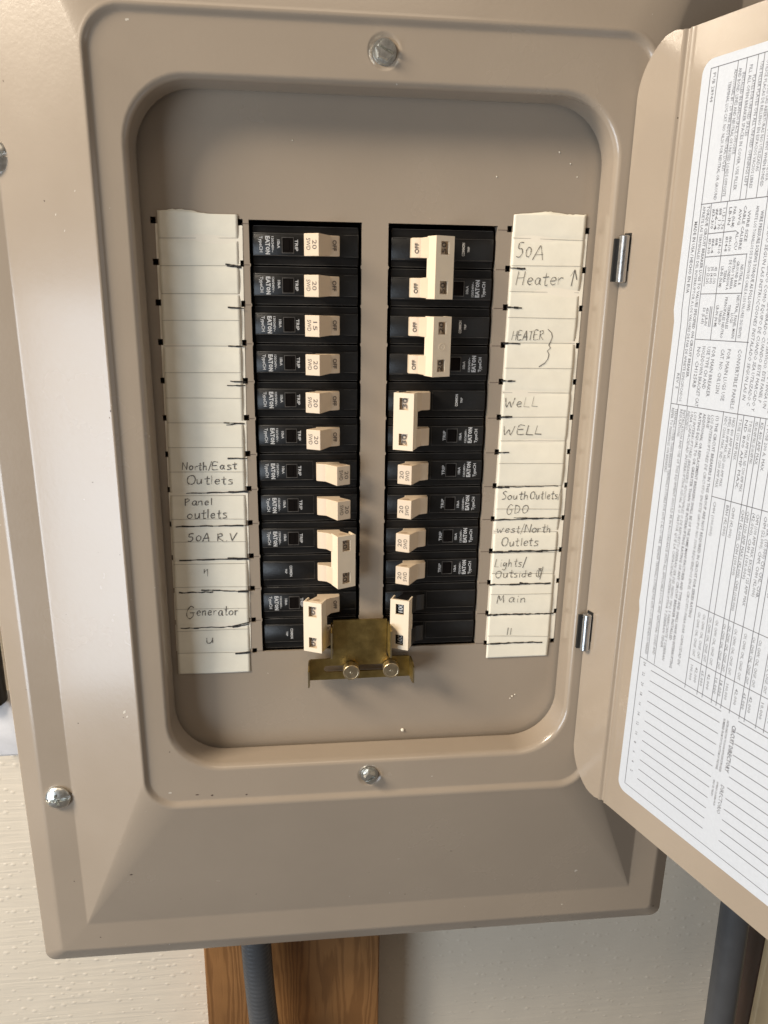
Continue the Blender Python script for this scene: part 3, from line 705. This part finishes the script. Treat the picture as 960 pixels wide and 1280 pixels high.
fl = [flange(-35.9, -35.0, -132.3, -119.8, -.5), flange(22.2, 23.1, -131.8, -119.2, .5), flange(-23.0, -22.1, -115.0, -96.6, -.6), flange(9.0, 9.9, -115.6, -96.6, .5)]
for c in ((-11.8, -124.2), (11.0, -123.8)):
    mb = MB(); y = yb - 6.3
    mb.lathe([(.25, y+.08), (.6, y-.02), (.9, y+.10), (3.6, y+.10), (3.75, y), (4.4, y), (4.65, y+.3), (4.65, y+5.0), (4.4, y+5.4), (2.6, y+5.5), (2.6, yb-.02)], (c[0], 0, c[1]), n=40)
    mb.build("thumb_screw", KNOB, br, off=B0, sharp=14)

# ================================================================== PAPER STRIPS WITH HANDWRITING
G = {  # stroke alphabet: glyph -> (width, strokes); y 0 = baseline, 1 = cap height
 'N': (.75, [[(0, 0), (.05, 1)], [(.05, 1), (.6, .02), (.66, 1.02)]]), 'E': (.6, [[(.5, .98), (.06, 1), (0, .02), (.55, 0)], [(.03, .52), (.42, .55)]]),
 'o': (.55, [[(.25, .55), (.05, .4), (.03, .15), (.2, 0), (.42, .1), (.48, .38), (.3, .55), (.22, .5)]]), 'r': (.45, [[(.05, .55), (.08, 0)], [(.08, .35), (.22, .52), (.4, .5)]]),
 't': (.45, [[(.22, .95), (.2, .1), (.32, 0), (.4, .05)], [(0, .6), (.42, .66)]]), 'h': (.55, [[(.05, 1), (.06, 0)], [(.06, .3), (.22, .52), (.38, .45), (.42, 0)]]),
 '/': (.3, [[(.28, 1.15), (0, -.2)]]), 'a': (.55, [[(.42, .5), (.2, .55), (.03, .3), (.1, .04), (.28, .03), (.42, .5), (.4, .1), (.52, 0)]]),
 's': (.45, [[(.4, .55), (.12, .55), (.08, .4), (.36, .22), (.32, .03), (.02, 0)]]), 'O': (.75, [[(.35, 1), (.08, .8), (.02, .3), (.22, 0), (.55, .1), (.66, .6), (.5, .95), (.28, .95)]]),
 'u': (.55, [[(.03, .55), (.05, .1), (.2, 0), (.36, .15), (.42, .55)], [(.42, .55), (.44, .03)]]), 'l': (.22, [[(.08, 1), (.1, .02)]]), 'e': (.5, [[(.06, .28), (.4, .34), (.36, .54), (.16, .54), (.03, .25), (.18, .0), (.44, .08)]]),
 'P': (.6, [[(.05, 1), (.08, 0)], [(.02, .92), (.4, 1), (.48, .7), (.1, .45)]]), 'n': (.55, [[(.05, .55), (.07, 0)], [(.07, .35), (.25, .55), (.38, .45), (.42, 0)]]),
 '5': (.6, [[(.5, 1.02), (.16, .98), (.1, .6), (.38, .58), (.45, .25), (.25, .0), (0, .03)]]), '0': (.55, [[(.25, .75), (.05, .5), (.06, .15), (.25, 0), (.45, .2), (.45, .6), (.25, .75)]]),
 'A': (.7, [[(0, 0), (.32, 1), (.42, 1), (.58, -.02)], [(.08, .38), (.58, .42)]]), 'R': (.65, [[(.05, 1), (.06, 0)], [(0, .9), (.38, 1), (.45, .7), (.1, .5), (.55, 0)]]), '.': (.25, [[(.08, 0), (.14, .04)]]),
 'V': (.6, [[(0, .95), (.22, .02), (.62, 1)]]), 'G': (.75, [[(.6, .9), (.35, 1.05), (.06, .6), (.05, .1), (.3, -.15), (.55, .1), (.55, .4)], [(.3, .42), (.66, .42)]]),
 'H': (.7, [[(.1, 1), (0, 0)], [(.58, 1), (.5, 0)], [(.04, .5), (.56, .56)]]), 'T': (.6, [[(.3, 1), (.24, 0)], [(-.02, .95), (.62, 1.04)]]), 'W': (.95, [[(0, 1), (.14, .02), (.42, .6), (.6, 0), (.85, 1)]]),
 'L': (.55, [[(.08, 1), (0, .03), (.5, .0)]]), 'S': (.6, [[(.5, .92), (.28, 1.02), (.08, .78), (.42, .4), (.36, .06), (.02, -.02)]]), 'D': (.7, [[(.05, 1), (.06, 0)], [(0, .98), (.4, .88), (.6, .5), (.42, .1), (.04, 0)]]),
 'w': (.75, [[(0, .6), (.12, .02), (.34, .42), (.46, .02), (.66, .68)]]), 'i': (.22, [[(.1, .5), (.12, 0)], [(.1, .78), (.13, .82)]]), 'g': (.55, [[(.42, .5), (.16, .55), (.04, .3), (.2, .08), (.42, .5), (.4, -.25), (.2, -.42), (.0, -.3)]]),
 'd': (.55, [[(.4, .5), (.16, .5), (.04, .2), (.2, 0), (.4, .15)], [(.42, 1), (.44, 0)]]), 'M': (.9, [[(0, -.05), (.06, 1), (.3, .3), (.5, 1), (.56, .55), (.62, 0)]]), '|': (.45, [[(.15, 1), (.16, 0)]]),
 'Q': (.8, [[(.3, .9), (.08, .6), (.1, .1), (.4, 0), (.52, .5), (.3, .9), (.3, .1)], [(.62, 1.15), (.5, -.3)], [(.2, .95), (.5, .95)]]), '^': (.7, [[(.2, -.15), (.3, 1.1)], [(0, .6), (.3, 1.1), (.62, .35)]]), ' ': (.35, []),
 'q': (.5, [[(.05, .95), (.06, .45)], [(.3, .95), (.32, .1)], [(.05, .6), (.3, .95)]])}
def hand(mb, txt, x0, x1, base, cap, y, slope=0.0, wd=.40, slant=.08):
    tot = sum(G[c][0] for c in txt) + .12*len(txt); k = (x1-x0)/tot; x = 0
    for c in txt:
        wc, st = G[c]; jx, jy, js = random.uniform(-.04, .04), random.uniform(-.05, .05), random.uniform(.92, 1.08)
        for s_ in st:
            P = []
            for i in range(len(s_)-1 if len(s_) > 1 else 0):       # Catmull-Rom for rounded strokes
                p0 = s_[max(0, i-1)]; p1 = s_[i]; p2 = s_[i+1]; p3 = s_[min(len(s_)-1, i+2)]
                nn = 5 if len(s_) > 3 else 1
                for t_ in range(nn):
                    t = t_/nn
                    P.append(tuple(.5*((2*p1[a]) + (-p0[a]+p2[a])*t + (2*p0[a]-5*p1[a]+4*p2[a]-p3[a])*t*t + (-p0[a]+3*p1[a]-3*p2[a]+p3[a])*t**3) for a in (0, 1)))
            P.append(s_[-1])
            pts = [(x0+(x+(px+jx)*js)*k + slant*py*cap, base + slope*((x+px)*k) + (py+jy)*cap*js) for px, py in P]
            ribbon(mb, pts, wd, lambda a, b: (a, y, b), .55)
        x += wc + .12
def wob(x0, z0, x1, z1, amp=.35, n=9):
    return [(x0+(x1-x0)*i/n, z0+(z1-z0)*i/n + random.uniform(-amp, amp)) for i in range(n+1)]

def strip(name, label, card, paper, ticks, rules, creases, writing, marks, side):
    cx = sum(p[0] for p in paper)/len(paper); O_ = (cx, 0, paper[0][1] if False else -125)
    r = empty(name, O_, label, "paper strip", "handwritten paper strips beside the breakers")
    # backing card that shows beside the paper, cut away round the slots
    mb = MB(); plate(mb, card, [], lambda u, v, d: (u, -.22+d, v), .2); mb.build("backing_card", CARD, r, off=O_, fix=False)
    # paper: sheet with creases, following its torn top edge
    xl = lambda z: paper[0][0] + (paper[1][0]-paper[0][0])*(paper[0][1]-z)/(paper[0][1]-paper[1][1])
    xr = lambda z: paper[2][0] + (paper[3][0]-paper[2][0])*(paper[2][1]-z)/(paper[2][1]-paper[3][1])
    zt, zb = max(paper[0][1], paper[2][1]), paper[1][1]
    zz = [zb]; nz = 330
    for i in range(1, nz+1): zz.append(zb + (zt-1.2-zb)*i/nz)
    def yy(u, z):
        y = -.46 - .12*math.sin(z*.09+u*3+side) - .12*math.sin(z*.31+u*5)
        for c in creases:
            y += .20*math.exp(-((z-c)/1.4)**2)
        k_ = sorted(abs(z-c) for c in creases)[0]; y -= .24*min(1, k_/9.0) - .12
        y -= .35*(u-.5)**2*(1+math.sin(z*.05+side))
        return y
    mb = MB(); rows_ = []
    NX = 26; tear = [random.uniform(-.45, .45) for _ in range(NX+1)]
    for i in range(1, NX+1): tear[i] = .6*tear[i-1] + tear[i]*.7
    for z in zz: rows_.append([(xl(z)+(xr(z)-xl(z))*i/NX, yy(i/NX, z), z) for i in range(NX+1)])
    lt, rt = paper[0][1], paper[2][1]
    rows_.append([(xl(zt)+(xr(zt)-xl(zt))*i/NX, yy(i/NX, zt), max(zz[-1]+.1, lt+(rt-lt)*i/NX + (1.1*math.sin(math.pi*min(1, i/NX*1.3)) if side > 0 else .9*math.sin(math.pi*min(1, i/NX*1.8)) if i/NX < .55 else 0) + tear[i])) for i in range(NX+1)])
    mb.rings(rows_, closed=False)
    o = mb.build("paper_sheet", PAPER, r, off=O_, sharp=80)
    so = o.modifiers.new("thickness", 'SOLIDIFY'); so.thickness = .12*S; so.offset = 0
    def surf(a, b, e=.30):
        u = min(1, max(0, (a-xl(b))/(xr(b)-xl(b)))); return (a, yy(u, b)-e, b)
    mb = MB()
    for z0, z1 in rules: ribbon(mb, [(xl(z0)+.3+(xr(z0)-xl(z0)-.6)*i/12, z0+(z1-z0)*i/12) for i in range(13)], .2, lambda a, b: surf(a, b, .24))
    mb.build("ruled_lines", RULE, r, off=O_, fix=False)
    mb = MB()
    for t in writing:
        if t[0] == 'poly': 
            ribbon(mb, t[1], .38, lambda a, b: surf(a, b), .3)
        else:
            tmp = MB(); hand(tmp, *t[1:6], 0, *t[6:], wd=.35 if side < 0 else .28); mb.add([surf(x, z) for x, y, z in tmp.v], tmp.f)
    mb.build("handwriting", PENCIL, r, off=O_, fix=False)
    mb = MB()
    for (x0, z0, x1, z1, wd) in marks:
        ribbon(mb, wob(x0, z0, x1, z1, .22 if abs(x1-x0) > 15 else .12, 12 if abs(x1-x0) > 15 else 4), wd, lambda a, b: surf(a, b, .36), .5)
    mb.build("marker_lines", MARKER, r, off=O_, fix=False)
    return r
def cardpoly(xl0, xl1, xr0, xr1, zt, zb):
    L = []; R_ = []
    for k in range(13):
        z = 114.9-19.08*k; t = (zt-z)/(zt-zb)
        l = xl0+(xl1-xl0)*t; rr2 = xr0+(xr1-xr0)*t
        if k: L += [(l, z+1.5), (l+1.3, z+1.5)]; R_ += [(rr2, z+1.5), (rr2-1.3, z+1.5)]
        if k < 12: L += [(l+1.3, z-1.5), (l, z-1.5)]; R_ += [(rr2-1.3, z-1.5), (rr2, z-1.5)]
    return L + R_[::-1]
Lrules = [(106.8, 107.6), (94.1, 94.8), (81.0, 81.5), (68.3, 68.7), (55.8, 56.1), (42.6, 42.8), (29.9, 29.7), (17, 16.9), (4.1, 3.9), (-9, -9.2), (-22, -22.2), (-34.8, -35.4), (-47.7, -48.1), (-60.6, -60.8), (-73.9, -74.4), (-87, -87.3), (-100.3, -100.2), (-113.8, -114.9)]
Lwr = [('t', "North", -100.3, -87.2, -7.9, 4.0), ('t', "/East", -87.0, -71.6, -7.6, 4.0), ('t', "Outlets", -98.6, -74, -15.7, 4.5), ('t', "Panel", -100.3, -85.2, -27.2, 3.9), ('t', "outlets", -99.2, -78, -34.6, 4.8),
       ('t', "50A R.V", -99.8, -73.6, -47.4, 4.3), ('t', "q", -92.6, -88.0, -68.2, 5.0), ('t', "G", -103.0, -97.0, -92.0, 6.6), ('t', "enerator", -97.5, -74.0, -91.2, 5.2), ('t', "u", -93.2, -87.6, -108.0, 6.2)]
Lmk = [(-73.0, 94.6, -66.4, 94.2, .9), (-73.6, 95.4, -66.6, 94.6, .5), (-73.2, 74.9, -65.6, 74.5, .6), (-73.9, 56.1, -66, 55.8, .8), (-73.6, 38.4, -66, 38.0, .5), (-75.3, 36.3, -66.2, 36.2, .6), (-77.9, 17.1, -67.5, 16.4, .5), (-76.6, 15.9, -67.2, 16.7, .4),
       (-76.6, -1.9, -66.6, -1.9, .8), (-99.1, -20.5, -66.8, -20.5, .55), (-77, -20.2, -66.8, -20.0, .7), (-105.5, -38.9, -67, -38.9, .6), (-104.8, -58.3, -67.8, -58.2, .6), (-79, -57.6, -68, -58.0, .8), (-106, -77.0, -88, -77.2, .6), (-94, -75.8, -70, -77.4, .5), (-74, -77.2, -68.6, -77.2, .9),
       (-106.5, -98.6, -78, -98.6, .5), (-78, -98.4, -69, -96.2, .7), (-78, -99.0, -69, -97.4, .6), (-77, -115.2, -69, -114.7, .9)]
strip("directory_strip", "yellowish paper strip left of the breakers, listing Outlets, 50A R.V and Generator", cardpoly(-106.2, -109.8, -64.9, -68.4, 114, -115), [(-104.9, 119.4), (-109.6, -126.9), (-67.0, 117.6), (-69.2, -127.0)], None, Lrules,
      [94.5, 55.9, 17, -21, -59, -98, 107, 81, -114], Lwr, Lmk, -1)
Rrules = [(110.7, 110.2), (97.4, 97.7), (84.7, 84.6), (71.8, 71.5), (58.9, 58.9), (45.8, 45.7), (32.8, 32.7), (19.7, 19.7), (6.7, 6.5), (-5.8, -6.1), (-18.6, -18.8), (-31.8, -32.4), (-45.2, -45.9), (-57.8, -58.2), (-70.3, -71.3), (-83.2, -83.6), (-96.4, -96.6), (-109.4, -110.8)]
Rwr = [('t', "50", 72.4, 80.5, 101.6, 6.6), ('t', "A", 80.6, 88.2, 100.6, 6.4), ('t', "Heater", 72.9, 98.6, 88.2, 6.2), ('t', "^", 101.0, 105.4, 88.6, 6.0), ('t', "HEATER", 72.2, 89.9, 60.2, 4.4, 0.03),
       ('poly', [(91.6, 66.0), (93.6, 64.2), (94.2, 62.0), (93.5, 59.6), (92.6, 57.8), (93.6, 56.4), (92.0, 54.8), (93.0, 53), (92.6, 50.6), (91.2, 48.6), (88.2, 46.6)]),
       ('t', "WeLL", 70.6, 89.8, 25.2, 5.2), ('t', "WELL", 70.8, 93.6, 10.2, 5.0), ('t', "South", 72.2, 87.8, -26.4, 4.4), ('t', "Outlets/", 88.4, 106.2, -26.2, 4.4), ('t', "GDO", 75.6, 88.8, -34.4, 5.0),
       ('t', "west", 70.8, 84.6, -46.0, 4.4), ('t', "/North", 84.6, 102.6, -46.2, 4.6), ('t', "Outlets", 73.6, 95.6, -53.8, 4.8), ('t', "Lights/", 70.4, 89.0, -66.3, 4.8), ('t', "Outside", 71.4, 93.4, -72.9, 4.4), ('t', "Q", 95.0, 100.0, -73.2, 5.0),
       ('t', "Main", 73.2, 91.0, -88.4, 5.0), ('t', "||", 80.0, 84.0, -109.0, 4.6)]
Rmk = [(69.2, 96.2, 77, 95.9, .8), (68.8, 76.9, 76.6, 76.6, .9), (68.4, 58.5, 77, 58.4, .8), (68.3, 39, 75.6, 39, .7), (68.2, 19.7, 75, 19.8, .9), (68, .3, 74.6, .3, .6), (68, -19.3, 76, -19.3, .9), (76, -19.2, 104, -19.0, .35),
       (68, -38.2, 107, -37.6, .6), (80, -37.0, 100, -37.8, .5), (68, -57.2, 107.4, -57.0, .85), (78, -56.6, 98, -57.6, .6), (68.2, -77.0, 104, -77.2, .7), (86, -76.4, 92, -77.2, .7), (68, -96.2, 91, -96.2, .9), (91, -96.2, 107.6, -96.2, .6), (68, -114.5, 102, -114.4, .7), (75, -114.0, 95, -114.6, .4)]
strip("directory_strip", "whiter paper strip right of the breakers, listing WELL, Lights and Main", cardpoly(69.4, 67.8, 108.9, 109.2, 113, -115), [(69.7, 121.6), (68.6, -123.6), (107.3, 122.6), (106.0, -124.2)], None, Rrules,
      [110.5, 84.6, 58.9, 32.8, 6.6, -19, -45.6, -70.6, -96.2], Rwr, Rmk, 1)

# little dried drips, chips and dust on the painted steel
mb = MB()
for x, y, z, r in ((19.9, -.2, -169.8, 1.1), (86.4, -.1, -150.1, .5), (88.0, -.1, -149.0, .4), (85.2, -.1, -151.5, .35), (91, -.1, 151, .4), (97, -.1, 146, .35), (101, -.1, 140, .3), (60, -.1, 139, .35), (-40, -.1, 152, .3)):
    mb.lathe([(r, 0), (r*.9, -r*.4), (r*.5, -r*.75), (r*.1, -r*.8)], (x, y, z), n=10)
o = mb.build("paint_flecks", CARD, panel, off=P0); tag(o, kind="stuff")

# chips and scuffs on the cover, laid on its surface
from mathutils.bvhtree import BVHTree
bvh = BVHTree.FromPolygons([v.co for v in cover.data.vertices], [p.vertices for p in cover.data.polygons])
def on_cover(x, z):
    h = bvh.ray_cast(Vector(((x-P0[0])*S, -.2, (z-P0[2])*S)), Vector((0, 1, 0)))
    return None if h[0] is None else (h[0].y/S + P0[1])
dk, lt_ = MB(), MB()
def chip(mb, x, z, r, asp=1.0, ang=0.0):
    y = on_cover(x, z)
    if y is None: return
    ca, sa = math.cos(ang), math.sin(ang); pts = []
    for k in range(9):
        a = 2*math.pi*k/9; q = r*random.uniform(.6, 1.2); u, v = q*math.cos(a)*asp, q*math.sin(a)
        pts.append((x+u*ca-v*sa, z+u*sa+v*ca))
    P = []
    for px, pz in pts:
        py = on_cover(px, pz); P.append((px, (py if py is not None else y)-.05, pz))
    mb.add(P, [tuple(range(9))])
CH = [(-136.4,-139,1.0,2.4,1.1,0),(-135,-141.5,.7,2.2,.9,0),(-137.2,-142.5,.4,2,.6,1),(-129.2,26.3,.55,1,0,1),(-130,23,.4,1,0,1),(-128.6,29,.3,1,0,0),(-142.7,-252,.75,1.8,.3,1),(-178.5,-260.9,.6,1,0,1),(-166.9,-304.2,.55,1.3,0,1),(-152.2,-311,.4,1,0,0),(-116,-276.1,.35,1,0,1),(-115.2,-191.2,.9,2,0,0),(-91.8,-194.3,.8,1.6,.2,1),(-72.5,-195,.6,1.3,0,1),(-100,-193.5,.5,3,0,1),(194.3,-313.6,.8,1,0,1),(-12.2,-284.4,.5,1,0,0),(134.7,-274.6,1.6,1.4,.5,0),(72.2,-323,.8,2.5,0,1),(-122.3,117.9,.3,1,0,0),(-109,193,.8,1.8,.2,0),(35.3,-189.3,.5,1.4,0,0),(-113.8,-164.7,.5,1,0,1),(-191.9,-131.2,.4,1,0,1),(-147.6,115,.4,2.5,1.2,0),(-144,108,.3,3.5,1.1,0)]
for n_, (x, z, r, a_, g_, d_) in enumerate(CH): chip(dk if d_ else lt_, x, z, r*(.75 if d_ else .6), a_, g_)
for _ in range(46):
    x = random.uniform(-195, 195); z = random.uniform(-315, 230)
    chip(dk if random.random() < .55 else lt_, x, z, random.uniform(.12, .34), random.uniform(1, 2.2), random.uniform(0, 3))
o = dk.build("paint_chips", BROWN, panel, off=P0, fix=False); tag(o, kind="stuff")
o = lt_.build("dust_flecks", simple("bare_chip_grey", (.52, .47, .40), .5), panel, off=P0, fix=False); tag(o, kind="stuff")

mb = MB()                                        # scribed lines between the little slots and the openings
for k in range(13):
    z = 114.3 - 19.05*k
    for x0, x1 in ((-65.2, -62.1), (62.1, 67.4)): ribbon(mb, [(x0, z), (x1, z)], .28, lambda a, b: (a, -.06, b))
o = mb.build("scribed_lines", BROWN, panel, off=P0, fix=False); tag(o, kind="stuff")
